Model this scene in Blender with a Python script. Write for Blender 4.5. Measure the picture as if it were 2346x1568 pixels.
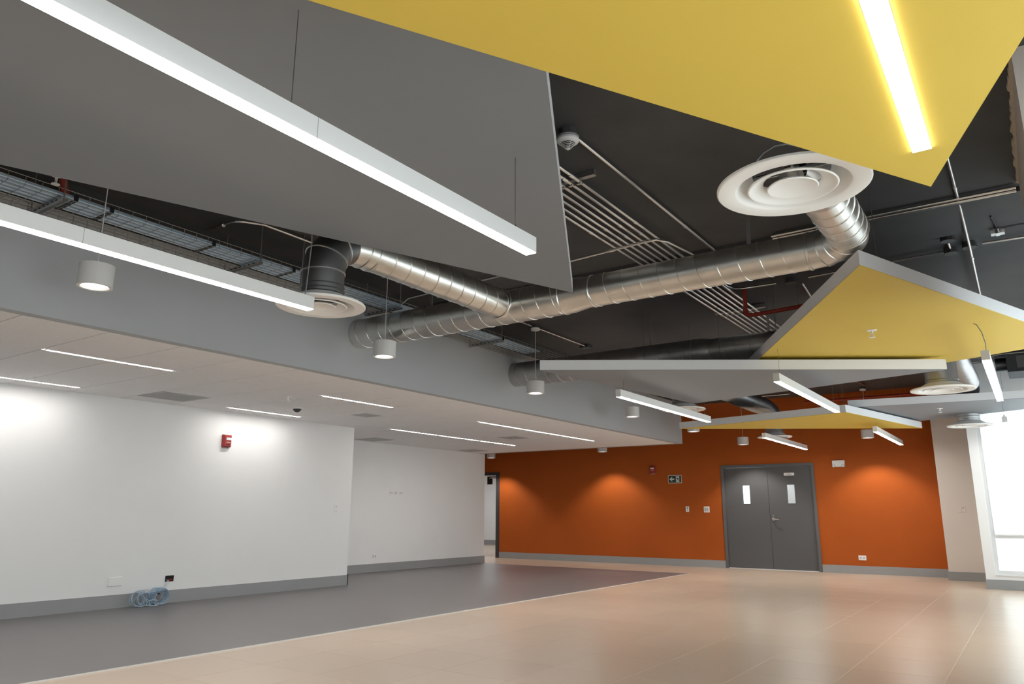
import bpy, math, random
from mathutils import Vector, Matrix

random.seed(7)
for o in list(bpy.data.objects):
    bpy.data.objects.remove(o, do_unlink=True)
S = bpy.context.scene
COL = S.collection
PI = math.pi

# ------------------------------------------------------------------ camera
cam_d = bpy.data.cameras.new('camera')
cam_d.sensor_width = 36.0
cam_d.lens = 1705.0 / 2346.0 * 36.0
cam_d.clip_start = 0.05
cam_d.clip_end = 200
cam = bpy.data.objects.new('camera', cam_d)
COL.objects.link(cam)
CR, CU, CF = Vector((.8228, .5684, .0035)), Vector((.1248, -.1867, .9745)), Vector((-.5545, .8013, .2246))
m3 = Matrix((CR, CU, -CF)).transposed()
cam.matrix_world = Matrix.Translation((0, 0, 1.088)) @ m3.to_4x4()
S.camera = cam

# ------------------------------------------------------------------ sky, exposure
W = bpy.data.worlds.new('world'); S.world = W
W.use_nodes = True
bg = W.node_tree.nodes['Background']
bg.inputs[0].default_value = (.95, .98, 1.0, 1)
bg.inputs[1].default_value = 2.8
S.view_settings.view_transform = 'Standard'
S.view_settings.look = 'None'
S.view_settings.gamma = 1
S.view_settings.exposure = 0.4
S.view_settings.use_curve_mapping = False

E_PEND = 30.0     # pendant line lamps
E_RECESS = 46.0   # slot lamps in the tile ceiling
W_SPOT = 95.0     # cylinder downlights (watt)
ZC = 3.45         # dark slab
ZD = 2.43         # tile ceiling

# ------------------------------------------------------------------ materials
MATS = {}
def mat(name, col, rough=.6, metal=0., spec=.4, var=0., scale=4., bump=0., bscale=200., stretch=None):
    m = bpy.data.materials.new(name); m.use_nodes = True
    nt = m.node_tree; N = nt.nodes; L = nt.links
    b = N['Principled BSDF']
    b.inputs['Base Color'].default_value = (*col, 1)
    b.inputs['Roughness'].default_value = rough
    b.inputs['Metallic'].default_value = metal
    b.inputs['Specular IOR Level'].default_value = spec
    if var or bump:
        g = N.new('ShaderNodeNewGeometry')
        vec = g.outputs['Position']
        if stretch:
            mp = N.new('ShaderNodeMapping'); mp.inputs['Scale'].default_value = stretch
            L.new(vec, mp.inputs['Vector']); vec = mp.outputs['Vector']
    if var:
        n = N.new('ShaderNodeTexNoise'); n.inputs['Scale'].default_value = scale; n.inputs['Detail'].default_value = 5
        L.new(vec, n.inputs['Vector'])
        r = N.new('ShaderNodeMapRange')
        r.inputs['From Min'].default_value = .3; r.inputs['From Max'].default_value = .7
        r.inputs['To Min'].default_value = 1 - var; r.inputs['To Max'].default_value = 1 + var
        L.new(n.outputs['Fac'], r.inputs['Value'])
        x = N.new('ShaderNodeVectorMath'); x.operation = 'SCALE'
        x.inputs[0].default_value = col
        L.new(r.outputs['Result'], x.inputs['Scale'])
        L.new(x.outputs['Vector'], b.inputs['Base Color'])
    if bump:
        n2 = N.new('ShaderNodeTexNoise'); n2.inputs['Scale'].default_value = bscale; n2.inputs['Detail'].default_value = 3
        L.new(vec, n2.inputs['Vector'])
        bp = N.new('ShaderNodeBump'); bp.inputs['Strength'].default_value = bump; bp.inputs['Distance'].default_value = .002
        L.new(n2.outputs['Fac'], bp.inputs['Height']); L.new(bp.outputs['Normal'], b.inputs['Normal'])
    MATS[name] = m
    return m

def emat(name, col, strength):
    m = bpy.data.materials.new(name); m.use_nodes = True
    nt = m.node_tree; nt.nodes.clear()
    e = nt.nodes.new('ShaderNodeEmission'); e.inputs[0].default_value = (*col, 1); e.inputs[1].default_value = strength
    o = nt.nodes.new('ShaderNodeOutputMaterial'); nt.links.new(e.outputs[0], o.inputs[0])
    MATS[name] = m
    return m

mat('white_wall', (.80, .80, .80), .65, var=.012, scale=1.5, bump=.08, bscale=350)
mat('beige_wall', (.70, .63, .575), .65, var=.01, scale=1.5, bump=.08, bscale=350)
mat('orange_wall', (.40, .088, .012), .7, spec=.2, var=.04, scale=2.0, bump=.1, bscale=300)
mat('grey_fascia', (.42, .437, .458), .6, var=.012, scale=1.2, bump=.06, bscale=350)
mat('slab_dark', (.062, .062, .064), .7, var=.12, scale=2.2, bump=.5, bscale=40)
mat('baseboard_grey', (.30, .305, .31), .5, var=.02, scale=3)
mat('vinyl_dark', (.155, .146, .146), .34, var=.03, scale=6, bump=.05, bscale=500)
mat('tile_ceiling', (.90, .885, .885), .8, var=.02, scale=30, bump=.15, bscale=500)
mat('grid_white', (.42, .40, .385), .5)
mat('grid_shadow', (.24, .225, .215), .6)
mat('grille_grey', (.52, .515, .51), .5)
mat('grout', (.74, .65, .55), .6)
mat('panel_grey', (.225, .24, .262), .6, var=.012, scale=2.0, bump=.06, bscale=350)
mat('panel_yellow', (.63, .455, .075), .6, var=.012, scale=2.0, bump=.06, bscale=350)
mat('panel_edge', (.72, .73, .75), .55, var=.012, scale=2.0)
mat('lamp_white', (.70, .70, .70), .4)
mat('diffuser_white', (.80, .79, .77), .4)
mat('galvanised', (.70, .69, .66), .31, metal=1., var=.10, scale=5.0, bump=.12, bscale=14, stretch=(1, 1, 1))
mat('galvanised_dull', (.50, .50, .50), .40, metal=1., var=.08, scale=8.0)
mat('flex_foil', (.40, .40, .41), .36, metal=1., var=.1, scale=20.0)
mat('conduit_steel', (.78, .77, .75), .27, metal=1.)
mat('steel_dark', (.20, .20, .20), .45, metal=1.)
mat('wire_zinc', (.30, .30, .29), .45, metal=.8)
mat('black_plastic', (.012, .012, .014), .5)
mat('dark_box', (.06, .06, .062), .5)
mat('red_pipe', (.32, .035, .02), .45)
mat('alarm_red', (.34, .035, .035), .4)
mat('lens_clear', (.80, .82, .84), .15)
mat('plate_white', (.80, .80, .79), .35)
mat('plate_grey', (.33, .33, .33), .5)  # mid grey of seams, rockers, ribs and backing parts
mat('door_grey', (.095, .095, .098), .5, var=.02, scale=3)
mat('door_frame_grey', (.115, .115, .12), .45)
mat('chrome', (.82, .80, .77), .15, metal=1.)
mat('aluminium', (.74, .75, .77), .35, metal=.4)
mat('cable_blue', (.30, .42, .55), .45)
mat('cable_pale', (.46, .57, .68), .45)
mat('sign_green', (.012, .030, .022), .4)
mat('sign_white', (.72, .72, .66), .5)
mat('plaster_raw', (.52, .45, .36), .9, var=.1, scale=30, bump=.6, bscale=80)
mat('hole_dark', (.012, .010, .009), .9)
mat('strip_metal', (.62, .60, .57), .35, metal=.3)
mat('door_dark_edge', (.05, .05, .055), .5)
emat('lamp_glow', (1.0, .97, .92), E_PEND)
emat('slot_glow', (1.0, .965, .92), E_RECESS)
emat('bulb_glow', (1.0, .97, .94), 3.0)
emat('corridor_glow', (.95, .98, 1.0), 14.0)

def tile_material():
    m = bpy.data.materials.new('floor_tile'); m.use_nodes = True
    nt = m.node_tree; N = nt.nodes; L = nt.links; b = N['Principled BSDF']
    g = N.new('ShaderNodeNewGeometry')
    mp = N.new('ShaderNodeMapping'); mp.inputs['Scale'].default_value = (.30, 1.5, 1)
    L.new(g.outputs['Position'], mp.inputs['Vector'])
    n = N.new('ShaderNodeTexNoise'); n.inputs['Scale'].default_value = .9; n.inputs['Detail'].default_value = 0
    L.new(mp.outputs['Vector'], n.inputs['Vector'])
    oi = N.new('ShaderNodeObjectInfo')
    add = N.new('ShaderNodeMath'); add.operation = 'MULTIPLY_ADD'
    L.new(oi.outputs['Random'], add.inputs[0]); add.inputs[1].default_value = .6
    add.inputs[2].default_value = .3
    cr = N.new('ShaderNodeValToRGB')
    cr.color_ramp.elements[0].position = .30; cr.color_ramp.elements[0].color = (.492, .388, .298, 1)
    cr.color_ramp.elements[1].position = .95; cr.color_ramp.elements[1].color = (.525, .415, .32, 1)
    L.new(add.outputs[0], cr.inputs['Fac']); L.new(cr.outputs['Color'], b.inputs['Base Color'])
    n2 = N.new('ShaderNodeTexNoise'); n2.inputs['Scale'].default_value = .8; n2.inputs['Detail'].default_value = 0
    L.new(mp.outputs['Vector'], n2.inputs['Vector'])
    mr = N.new('ShaderNodeMapRange'); mr.inputs['To Min'].default_value = .25; mr.inputs['To Max'].default_value = .32
    L.new(n2.outputs['Fac'], mr.inputs['Value']); b.inputs['Roughness'].default_value = .28
    b.inputs['Specular IOR Level'].default_value = .5
    MATS['floor_tile'] = m
tile_material()

def glass_material():
    m = bpy.data.materials.new('window_glass'); m.use_nodes = True
    nt = m.node_tree; nt.nodes.clear()
    t = nt.nodes.new('ShaderNodeBsdfTransparent'); t.inputs[0].default_value = (.93, .97, .97, 1)
    g = nt.nodes.new('ShaderNodeBsdfGlossy'); g.inputs['Roughness'].default_value = .03
    mx = nt.nodes.new('ShaderNodeMixShader'); mx.inputs[0].default_value = .06
    o = nt.nodes.new('ShaderNodeOutputMaterial')
    nt.links.new(t.outputs[0], mx.inputs[1]); nt.links.new(g.outputs[0], mx.inputs[2]); nt.links.new(mx.outputs[0], o.inputs[0])
    MATS['window_glass'] = m
    m = bpy.data.materials.new('roller_cloth'); m.use_nodes = True
    nt = m.node_tree; nt.nodes.clear()
    t = nt.nodes.new('ShaderNodeBsdfTranslucent'); t.inputs[0].default_value = (.93, .95, .96, 1)
    d = nt.nodes.new('ShaderNodeBsdfTransparent'); d.inputs[0].default_value = (.8, .83, .85, 1)
    mx = nt.nodes.new('ShaderNodeMixShader'); mx.inputs[0].default_value = .34
    o = nt.nodes.new('ShaderNodeOutputMaterial')
    nt.links.new(t.outputs[0], mx.inputs[1]); nt.links.new(d.outputs[0], mx.inputs[2]); nt.links.new(mx.outputs[0], o.inputs[0])
    MATS['roller_cloth'] = m
glass_material()

# ------------------------------------------------------------------ mesh helpers
class MB:
    def __init__(s):
        s.v = []; s.f = []; s.smooth = False
    def box(s, x0, x1, y0, y1, z0, z1):
        i = len(s.v)
        s.v += [(x0, y0, z0), (x1, y0, z0), (x1, y1, z0), (x0, y1, z0), (x0, y0, z1), (x1, y0, z1), (x1, y1, z1), (x0, y1, z1)]
        for q in ((3, 2, 1, 0), (4, 5, 6, 7), (0, 1, 5, 4), (1, 2, 6, 5), (2, 3, 7, 6), (3, 0, 4, 7)):
            s.f.append(tuple(i + k for k in q))
        return s
    def prism(s, poly, z0, z1, bottom=True, top=True, sides=True):
        a = sum(poly[k][0] * poly[(k + 1) % len(poly)][1] - poly[(k + 1) % len(poly)][0] * poly[k][1] for k in range(len(poly)))
        if a < 0: poly = poly[::-1]
        i = len(s.v); n = len(poly)
        s.v += [(p[0], p[1], z0) for p in poly] + [(p[0], p[1], z1) for p in poly]
        if bottom: s.f.append(tuple(i + k for k in reversed(range(n))))
        if top: s.f.append(tuple(i + n + k for k in range(n)))
        if sides:
            for k in range(n):
                j = (k + 1) % n
                s.f.append((i + k, i + j, i + n + j, i + n + k))
        return s
    def tube(s, path, r, n=10, caps=True, radii=None):
        P = [Vector(p) for p in path]
        s.smooth = True
        up = None; i0 = len(s.v)
        for k, p in enumerate(P):
            if k == 0: t = P[1] - P[0]
            elif k == len(P) - 1: t = P[-1] - P[-2]
            else: t = (P[k] - P[k - 1]).normalized() + (P[k + 1] - P[k]).normalized()
            t.normalize()
            if up is None:
                up = Vector((0, 0, 1)) if abs(t.z) < .9 else Vector((1, 0, 0))
            a = t.cross(up)
            if a.length < 1e-5: a = t.cross(Vector((0, 1, 0)))
            a.normalize(); up = a.cross(t).normalized()
            rr = radii[k] if radii else r
            sc = 1.0
            for q in range(n):
                th = 2 * PI * q / n
                s.v.append(tuple(p + (a * math.cos(th) + up * math.sin(th)) * rr * sc))
        for k in range(len(P) - 1):
            for q in range(n):
                q2 = (q + 1) % n
                a = i0 + k * n
                s.f.append((a + q, a + q2, a + n + q2, a + n + q))
        if caps:
            s.f.append(tuple(i0 + q for q in reversed(range(n))))
            e = i0 + (len(P) - 1) * n
            s.f.append(tuple(e + q for q in range(n)))
        return s
    def lathe(s, prof, n=32, c=(0, 0, 0), closed=False):
        s.smooth = True
        i0 = len(s.v); m = len(prof)
        for (r, z) in prof:
            for q in range(n):
                th = 2 * PI * q / n
                s.v.append((c[0] + max(r, 1e-4) * math.cos(th), c[1] + max(r, 1e-4) * math.sin(th), c[2] + z))
        rng = range(m) if closed else range(m - 1)
        for k in rng:
            k2 = (k + 1) % m
            for q in range(n):
                q2 = (q + 1) % n
                s.f.append((i0 + k * n + q, i0 + k * n + q2, i0 + k2 * n + q2, i0 + k2 * n + q))
        return s
    def helix(s, p0, p1, R, pitch, r=.004, n=5, seg=22):
        p0 = Vector(p0); p1 = Vector(p1); t = (p1 - p0); Ln = t.length; t.normalize()
        a = t.cross(Vector((0, 0, 1)))
        if a.length < 1e-4: a = Vector((1, 0, 0))
        a.normalize(); b = t.cross(a)
        cnt = int(Ln / pitch * seg)
        path = [p0 + t * (Ln * k / cnt) + (a * math.cos(2 * PI * k / seg) + b * math.sin(2 * PI * k / seg)) * R for k in range(cnt + 1)]
        return s.tube(path, r, n, caps=False)
    def build(s, name, m, parent=None, smooth=None):
        me = bpy.data.meshes.new(name)
        me.from_pydata(s.v, [], s.f)
        me.validate()
        if m: me.materials.append(MATS[m] if isinstance(m, str) else m)
        if s.smooth if smooth is None else smooth:
            me.shade_smooth()
            me.set_sharp_from_angle(angle=math.radians(38))
        me.update()
        o = bpy.data.objects.new(name, me); COL.objects.link(o)
        if parent: o.parent = parent
        return o

def tag(o, label=None, cat=None, group=None, kind=None):
    if label: o['label'] = label
    if cat: o['category'] = cat
    if group: o['group'] = group
    if kind: o['kind'] = kind
    return o

def thing(name, label, cat, loc=(0, 0, 0), group=None, rz=0):
    o = bpy.data.objects.new(name, None); COL.objects.link(o)
    o.empty_display_size = .1
    o.location = loc; o.rotation_euler = (0, 0, rz)
    return tag(o, label, cat, group)

def link_copy(src, parent=None, name=None):
    c = src.copy(); COL.objects.link(c)
    if parent: c.parent = parent
    return c

def copy_tree(root, loc, label, group=None, rz=None):
    r = link_copy(root); r.location = loc
    r['label'] = label
    if rz is not None: r.rotation_euler = (0, 0, rz)
    if group: r['group'] = group
    for ch in list(root.children):
        c = link_copy(ch, r)
        for g in list(ch.children):
            link_copy(g, c)
    return r

def struct(name, mb, m, label, cat='wall', parent=None):
    o = mb.build(name, m, parent)
    return tag(o, label, cat, kind='structure')

def arc(c, a, b, r, n):   # quarter-ish bend: centre c, unit axes a->b
    c = Vector(c); a = Vector(a); b = Vector(b)
    return [c + (a * math.cos(t * PI / 2 / n) + b * math.sin(t * PI / 2 / n)) * r for t in range(n + 1)]

# ================================================================== THE SETTING
XL, XA = -8.96, -10.50        # left wall, recessed part
YO = 15.80                    # orange wall
XF = -5.58                    # fascia of the tile ceiling
XR = 0.80                     # exterior wall on the right
YB = -4.0                     # wall behind the camera
YE = 13.92                    # end of tile ceiling
# floor: grout bed with single tiles
fl = MB().box(XF + .06, XR, YB, YO + .2, -.12, -.0008).box(-19.5, XF + .06, YE - .02, 22.6, -.12, -.0008).box(XF + .06, -3.2, YO + .2, 18.2, -.12, -.0008)
floor = struct('floor', fl, 'grout', 'beige tiled floor with pale joints', 'floor')
P_TILE = .5975
unit = MB().box(-.5, .5, -.5, .5, -.011, 0.0)
tm = unit.build('tile', 'floor_tile'); tile_mesh = tm.data; bpy.data.objects.remove(tm)

def visible(x, y, z=0.):
    d = Vector((x, y, z - 1.088)); f_ = d.dot(CF)
    if f_ < .2: return False
    px = 1173 + 1705 * d.dot(CR) / f_; py = 784 - 1705 * d.dot(CU) / f_
    return -60 < px < 2406 and -60 < py < 1628

rest = MB()
def floor_cells(xa, xb, ya, yb):
    x = -.660 + P_TILE * math.floor((xa + .660) / P_TILE)
    while x < xb:
        y = 5.585 + .6 * math.floor((ya - 5.585) / .6)
        while y < yb:
            x0, x1 = max(x, xa), min(x + P_TILE, xb); y0, y1 = max(y, ya), min(y + .6, yb)
            if x1 - x0 > .03 and y1 - y0 > .03:
                g = .0016
                vis = any(visible(px, py) for px in (x0, x1) for py in (y0, y1))
                if vis:
                    t = bpy.data.objects.new('tile', tile_mesh); COL.objects.link(t)
                    t.location = ((x0 + x1) / 2, (y0 + y1) / 2, 0)
                    t.scale = (x1 - x0 - 2 * g, y1 - y0 - 2 * g, 1)
                    t.parent = floor
                else:
                    rest.box(x0 + g, x1 - g, y0 + g, y1 - g, -.011, 0)
            y += .6
        x += P_TILE
floor_cells(XF + .065, XR - .001, YB, YO - .001)
floor_cells(-14.0, XF + .065, YE - .015, YO - .001)
floor_cells(-19.3, -10.2, YO + .15, 22.3)
r_ = rest.build('tile_field', 'floor_tile', floor); r_['kind'] = 'stuff'

struct('floor_vinyl', MB().box(-10.56, XF + .02, YB, YE - .025, -.12, .001), 'vinyl_dark', 'dark grey sheet floor beside the white walls', 'floor')
struct('trim_1', MB().box(XF + .022, XF + .062, YB, YE - .02, -.05, .0045), 'strip_metal', 'pale metal edging strip between dark floor and beige tiles', 'trim')
struct('trim_2', MB().box(-10.5, XF + .062, YE - .024, YE - .016, -.05, .0035), 'strip_metal', 'thin edging at far end of the dark floor', 'trim')

# walls
struct('wall_left', MB().box(XL - .16, XL, YB, 8.47, 0, ZD + .1).box(XA - .16, XL - .16, 8.33, 8.47, 0, ZD + .1), 'white_wall', 'long white painted wall with blue cable coil at its foot')
struct('wall_alcove', MB().box(XA - .16, XA, 8.4, 14.08, 0, ZC), 'white_wall', 'white wall stepping back beyond the nearer white wall')
struct('baseboard_left', MB().box(XL, XL + .014, YB, 8.484, .001, .15).box(XA, XL + .014, 8.47, 8.484, .001, .15), 'baseboard_grey', 'grey skirting of the long white wall', 'baseboard')
struct('baseboard_alcove', MB().box(XA, XA + .014, 8.486, 14.094, .001, .15), 'baseboard_grey', 'grey skirting of the stepped back white wall', 'baseboard')
# orange wall with the openings of the double door and the left passage
D0, D1, DH = -5.49, -3.595, 2.10
O0, O1, OH = -12.40, -11.36, 2.07
ow = MB()
ow.box(O1, D0, YO, YO + .15, 0, ZC); ow.box(D0, D1, YO, YO + .15, DH, ZC); ow.box(D1, -1.40, YO, YO + .15, 0, ZC)
ow.box(O0, O1, YO, YO + .15, OH, ZC); ow.box(-14.2, O0, YO, YO + .15, 0, ZC)
struct('wall_back', ow, 'orange_wall', 'burnt orange end wall with grey double door')
bb = MB(); bb.box(O1 + .06, D0 - .005, YO - .014, YO, .001, .145); bb.box(D1 + .005, -1.42, YO - .014, YO, .001, .145)
struct('baseboard_back', bb, 'baseboard_grey', 'grey skirting of the orange wall', 'baseboard')
struct('wall_return', MB().box(-14.2, XA - .16, 13.92, 14.08, 0, ZC).box(-14.36, -14.2, 13.92, YO + .15, 0, ZC), 'white_wall', 'white return wall behind the stepped back wall')
# beige pier and window wall on the right
struct('wall_pier', MB().box(-1.405, -.79, 15.2, YO + .15, 0, ZC), 'beige_wall', 'beige pier between orange wall and window')
struct('baseboard_pier', MB().box(-1.419, -.79, 15.186, 15.2, .001, .145).box(-1.419, -1.405, 15.2, YO, .001, .145), 'baseboard_grey', 'grey skirting of the beige pier', 'baseboard')
WX0, WX1, WZ0, WZ1 = -.66, .66, .195, 2.80
ww = MB()
ww.box(-.79, WX0, 13.8, 14.0, 0, ZC); ww.box(WX1, XR + .2, 13.8, 14.0, 0, ZC)
ww.box(WX0, WX1, 13.8, 14.0, 0, WZ0); ww.box(WX0, WX1, 13.8, 14.0, WZ1, ZC)
ww.box(-.79, -.70, 14.0, YO + .15, 0, ZC)
struct('wall_window', ww, 'white_wall', 'white wall around the tall window on the right')
struct('baseboard_window', MB().box(-.80, XR, 13.786, 13.8, .001, .14), 'baseboard_grey', 'grey skirting under the tall window', 'baseboard')
# exterior wall on the right with a window band, column in front
rw = MB()
rw.box(XR, XR + .2, YB, 14.0, 0, .30); rw.box(XR, XR + .2, YB, 14.0, 2.75, ZC)
for y in (YB, -1.4, 1.3, 4.28, 6.05, 8.6, 11.2, 13.6):
    rw.box(XR, XR + .2, y, y + .22, .30, 2.75)
struct('wall_right', rw, 'white_wall', 'white outer wall with window band beside the column')
wg = MB()
for a, b in ((-3.78, -1.4), (-1.18, 1.3), (1.52, 4.28), (6.27, 8.6), (8.82, 11.2), (11.42, 13.6)):
    wg.box(XR + .09, XR + .10, a, b, .30, 2.75)
w2 = struct('window_2', wg, 'window_glass', 'window band in the outer wall', 'window')
wf = MB()
for a, b in ((-3.78, -1.4), (-1.18, 1.3), (1.52, 4.28), (6.27, 8.6), (8.82, 11.2), (11.42, 13.6)):
    wf.box(XR + .07, XR + .12, a, b, .30, .35); wf.box(XR + .07, XR + .12, a, b, 2.70, 2.75); wf.box(XR + .07, XR + .12, a, b, .75, .80)
wf.build('window_frame', 'aluminium', w2)
struct('wall_column', MB().box(.176, XR, 4.28, 6.19, 0, ZC - .003), 'beige_wall', 'boxed column with rough top edge under the dark slab')
struct('wall_front', MB().box(-10.6, XR + .2, YB - .16, YB, 0, ZC), 'white_wall', 'white wall behind the viewpoint')
# rough plaster line where the column casing meets the slab
jag = MB()
y = 4.28; pts = []
while y < 6.19:
    pts.append((.176 - random.uniform(.012, .03), y)); y += random.uniform(.025, .06)
jag.prism(pts + [(.176, 6.19), (.176, 4.28)], ZC - .022, ZC - .002)
struct('trim_3', jag, 'plaster_raw', 'ragged plaster edge of the column casing against the slab', 'trim')

# dark slab and beams
struct('ceiling_slab', MB().box(-14.4, XR + .2, YB - .2, YO + .2, ZC, ZC + .2), 'slab_dark', 'dark painted concrete slab above the hanging panels', 'ceiling')
bm_ = MB()
bm_.box(-5.55, XR, 6.30, 7.05, ZC - .035, ZC + .01)
bm_.box(-5.55, XR, 12.6, 13.1, ZC - .10, ZC + .01)
struct('trim_4', bm_, 'slab_dark', 'shallow dark beams across the slab', 'beam')
# fascia and tile ceiling
struct('trim_5', MB().box(XF - .12, XF - .004, YB, YE, 3.2205, ZC), 'slab_dark', 'dark beam side above the grey bulkhead', 'beam')
struct('wall_fascia', MB().box(XF - .10, XF, YB, YE + .02, ZD - .002, 3.22).box(XA - .0, XF - .10, YE - .08, YE + .02, ZD - .002, 3.22), 'grey_fascia', 'grey bulkhead face above the tile ceiling', 'bulkhead')
XT = XF - .115
cg = MB().box(XA, XT, YB, YE - .09, ZD + .0105, ZD + .03)
ceil = struct('ceiling', cg, 'grid_shadow', 'white grid ceiling of square tiles under the bulkhead', 'ceiling')
utile = MB().box(-.5, .5, -.5, .5, 0, .012)
tm = utile.build('ceiling_tile', 'tile_ceiling'); ctile_mesh = tm.data; bpy.data.objects.remove(tm)
SLOTS = []       # (x, y0, y1) of slot lamps
for (a, b) in ((2.83, 3.985), (5.885, 7.055), (8.945, 10.085), (10.145, 11.305), (11.365, 12.525)):
    SLOTS.append((-6.775, a, b))
for (a, b) in ((1.62, 2.775), (2.83, 3.985), (5.885, 7.055), (8.945, 10.085), (10.145, 11.305), (11.365, 12.525)):
    SLOTS.append((-8.585, a, b))
GX = [XT, -6.165, -6.775, -7.385, -7.985, -8.585, -9.195, -9.805, XA]
GY = [YB] + [2.19 + .6085 * k for k in range(-10, 20)]
GY = [g for g in GY if YB <= g < YE - .12] + [YE - .09]
def slot_near(x, y0, y1):
    for (sx, a, b) in SLOTS:
        if abs(sx - x) < .02 and a < (y0 + y1) / 2 < b: return True
    return False
VENTS = [(-8.585, -7.985, 4.625, 5.233), (-7.78, -7.46, 7.27, 7.59), (-7.90, -7.48, 10.95, 11.37), (-10.30, -9.80, 12.78, 13.28), (-10.36, -9.78, 9.78, 10.30)]
for i in range(len(GX) - 1):
    for j in range(len(GY) - 1):
        x1, x0 = GX[i], GX[i + 1]; y0, y1 = GY[j], GY[j + 1]
        if y1 < 8.47 and x0 < XL - .05:
            if x1 <= XL: continue
            x0 = XL
        a0 = x0 + (.026 if slot_near(x0, y0, y1) else .0012); a1 = x1 - (.026 if slot_near(x1, y0, y1) else .0012)
        b0 = y0 + .0045; b1 = y1 - .0045
        if a1 - a0 < .05 or b1 - b0 < .05: continue
        t = bpy.data.objects.new('ceiling_tile', ctile_mesh); COL.objects.link(t)
        t.location = ((a0 + a1) / 2, (b0 + b1) / 2, ZD); t.scale = (a1 - a0, b1 - b0, 1); t.parent = ceil

# ---- main double door in the orange wall
def double_door():
    d = thing('door_1', 'dark grey steel double door in the orange wall', 'door', (0, YO, 0)); d['kind'] = 'structure'
    fr = MB(); w = .055
    fr.box(D0, D0 + w, -.02, .13, 0, DH); fr.box(D1 - w, D1, -.02, .13, 0, DH); fr.box(D0 + w, D1 - w, -.02, .13, DH - w, DH)
    fr.build('door_frame', 'door_frame_grey', d)
    xm = -4.53
    def leaf(x0, x1, gx0, gx1):
        m = MB(); z0, z1, y0, y1 = .012, DH - w - .004, .022, .066
        gz0, gz1 = 1.305, 1.675
        m.box(x0, gx0, y0, y1, z0, z1); m.box(gx1, x1, y0, y1, z0, z1); m.box(gx0, gx1, y0, y1, z0, gz0); m.box(gx0, gx1, y0, y1, gz1, z1)
        lf = m.build('door_leaf', 'door_grey', d)
        MB().box(gx0, gx1, .04, .046, gz0, gz1).build('vision_pane', 'window_glass', lf)
        e = .012
        MB().box(gx0 - e, gx1 + e, .017, .0215, gz0 - e, gz0).box(gx0 - e, gx1 + e, .017, .0215, gz1, gz1 + e).box(gx0 - e, gx0, .017, .0215, gz0, gz1).box(gx1, gx1 + e, .017, .0215, gz0, gz1).build('pane_bead', 'door_frame_grey', lf)
        return lf
    leaf(D0 + w + .003, xm - .003, -5.063, -4.912)
    lr = leaf(xm + .003, D1 - w - .003, -4.158, -4.005)
    h = MB(); h.lathe([(0, -.006), (.035, -.006), (.035, .004), (.03, .010), (0, .010)], 24)
    hv = [(x - 4.462, -z + .0145, y + .995) for (x, y, z) in h.v]; h.v = hv
    h.build('handle_rose', 'chrome', lr)
    MB().tube([(-4.462, .012, .995), (-4.462, -.045, .995), (-4.455, -.052, .994), (-4.36, -.052, .99), (-4.345, -.045, .989)], .0095, 10).build('lever_handle', 'chrome', lr)
    k = MB().lathe([(0, 0), (.014, 0), (.014, .012), (0, .012)], 16); k.v = [(x - 4.462, -z + .022, y + 1.06) for (x, y, z) in k.v]
    k.build('lock_cylinder', 'chrome', lr)
    pl = MB().box(-4.192, -3.99, .0145, .0218, 1.858, 1.913).build('door_plate', 'plate_white', lr)
    t = MB()
    for n_, (a, b, zz) in enumerate(((-4.12, -4.06, 1.888), (-4.15, -4.03, 1.874))):
        x = a
        while x < b:
            ww_ = random.uniform(.006, .012); t.box(x, x + ww_, .0138, .0147, zz, zz + .009); x += ww_ + .004
    t.build('plate_lettering', 'alarm_red', pl)
    MB().box(D0 + w, D1 - w, .0, .10, 0.0005, .011).build('gap_light_threshold', 'aluminium', d)  # pale threshold, its colour standing in for light under the door
double_door()
# vestibule behind the double door
vb = MB(); vb.box(-6.6, -6.45, YO + .15, 18.1, 0, 2.7); vb.box(-3.45, -3.3, YO + .15, 18.1, 0, 2.7)
vb.box(-6.6, -6.2, 18.0, 18.15, 0, 2.7); vb.box(-5.15, -3.3, 18.0, 18.15, 0, 2.7); vb.box(-6.2, -5.15, 18.0, 18.15, 0, .8); vb.box(-6.2, -5.15, 18.0, 18.15, 2.3, 2.7)
vb.box(-6.6, -3.3, YO + .15, 18.15, 2.7, 2.8); vb.box(-6.6, XF + .06, YO + .15, 18.15, -.1, 0)
struct('wall_vestibule', vb, 'white_wall', 'white lobby walls seen through the door panes')
struct('added_window', MB().box(-6.2, -5.15, 18.05, 18.056, .8, 2.3), 'window_glass', 'added lobby window that lets sky whiten the left door pane', 'window')  # added opening to the sky, makes the left door pane white
vl = thing('fill_lamp', 'added unseen lamp in the lobby brightening the right door pane', 'light', (-4.3, 17.0, 2.7))  # added lamp, out of sight, lifts the right door pane
MB().box(-.5, .5, -.3, .3, -.05, -.0005).build('lamp_tray', 'lamp_white', vl)
MB().box(-.46, .46, -.26, .26, -.055, -.0505).build('lamp_lens', 'corridor_glow', vl)
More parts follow.
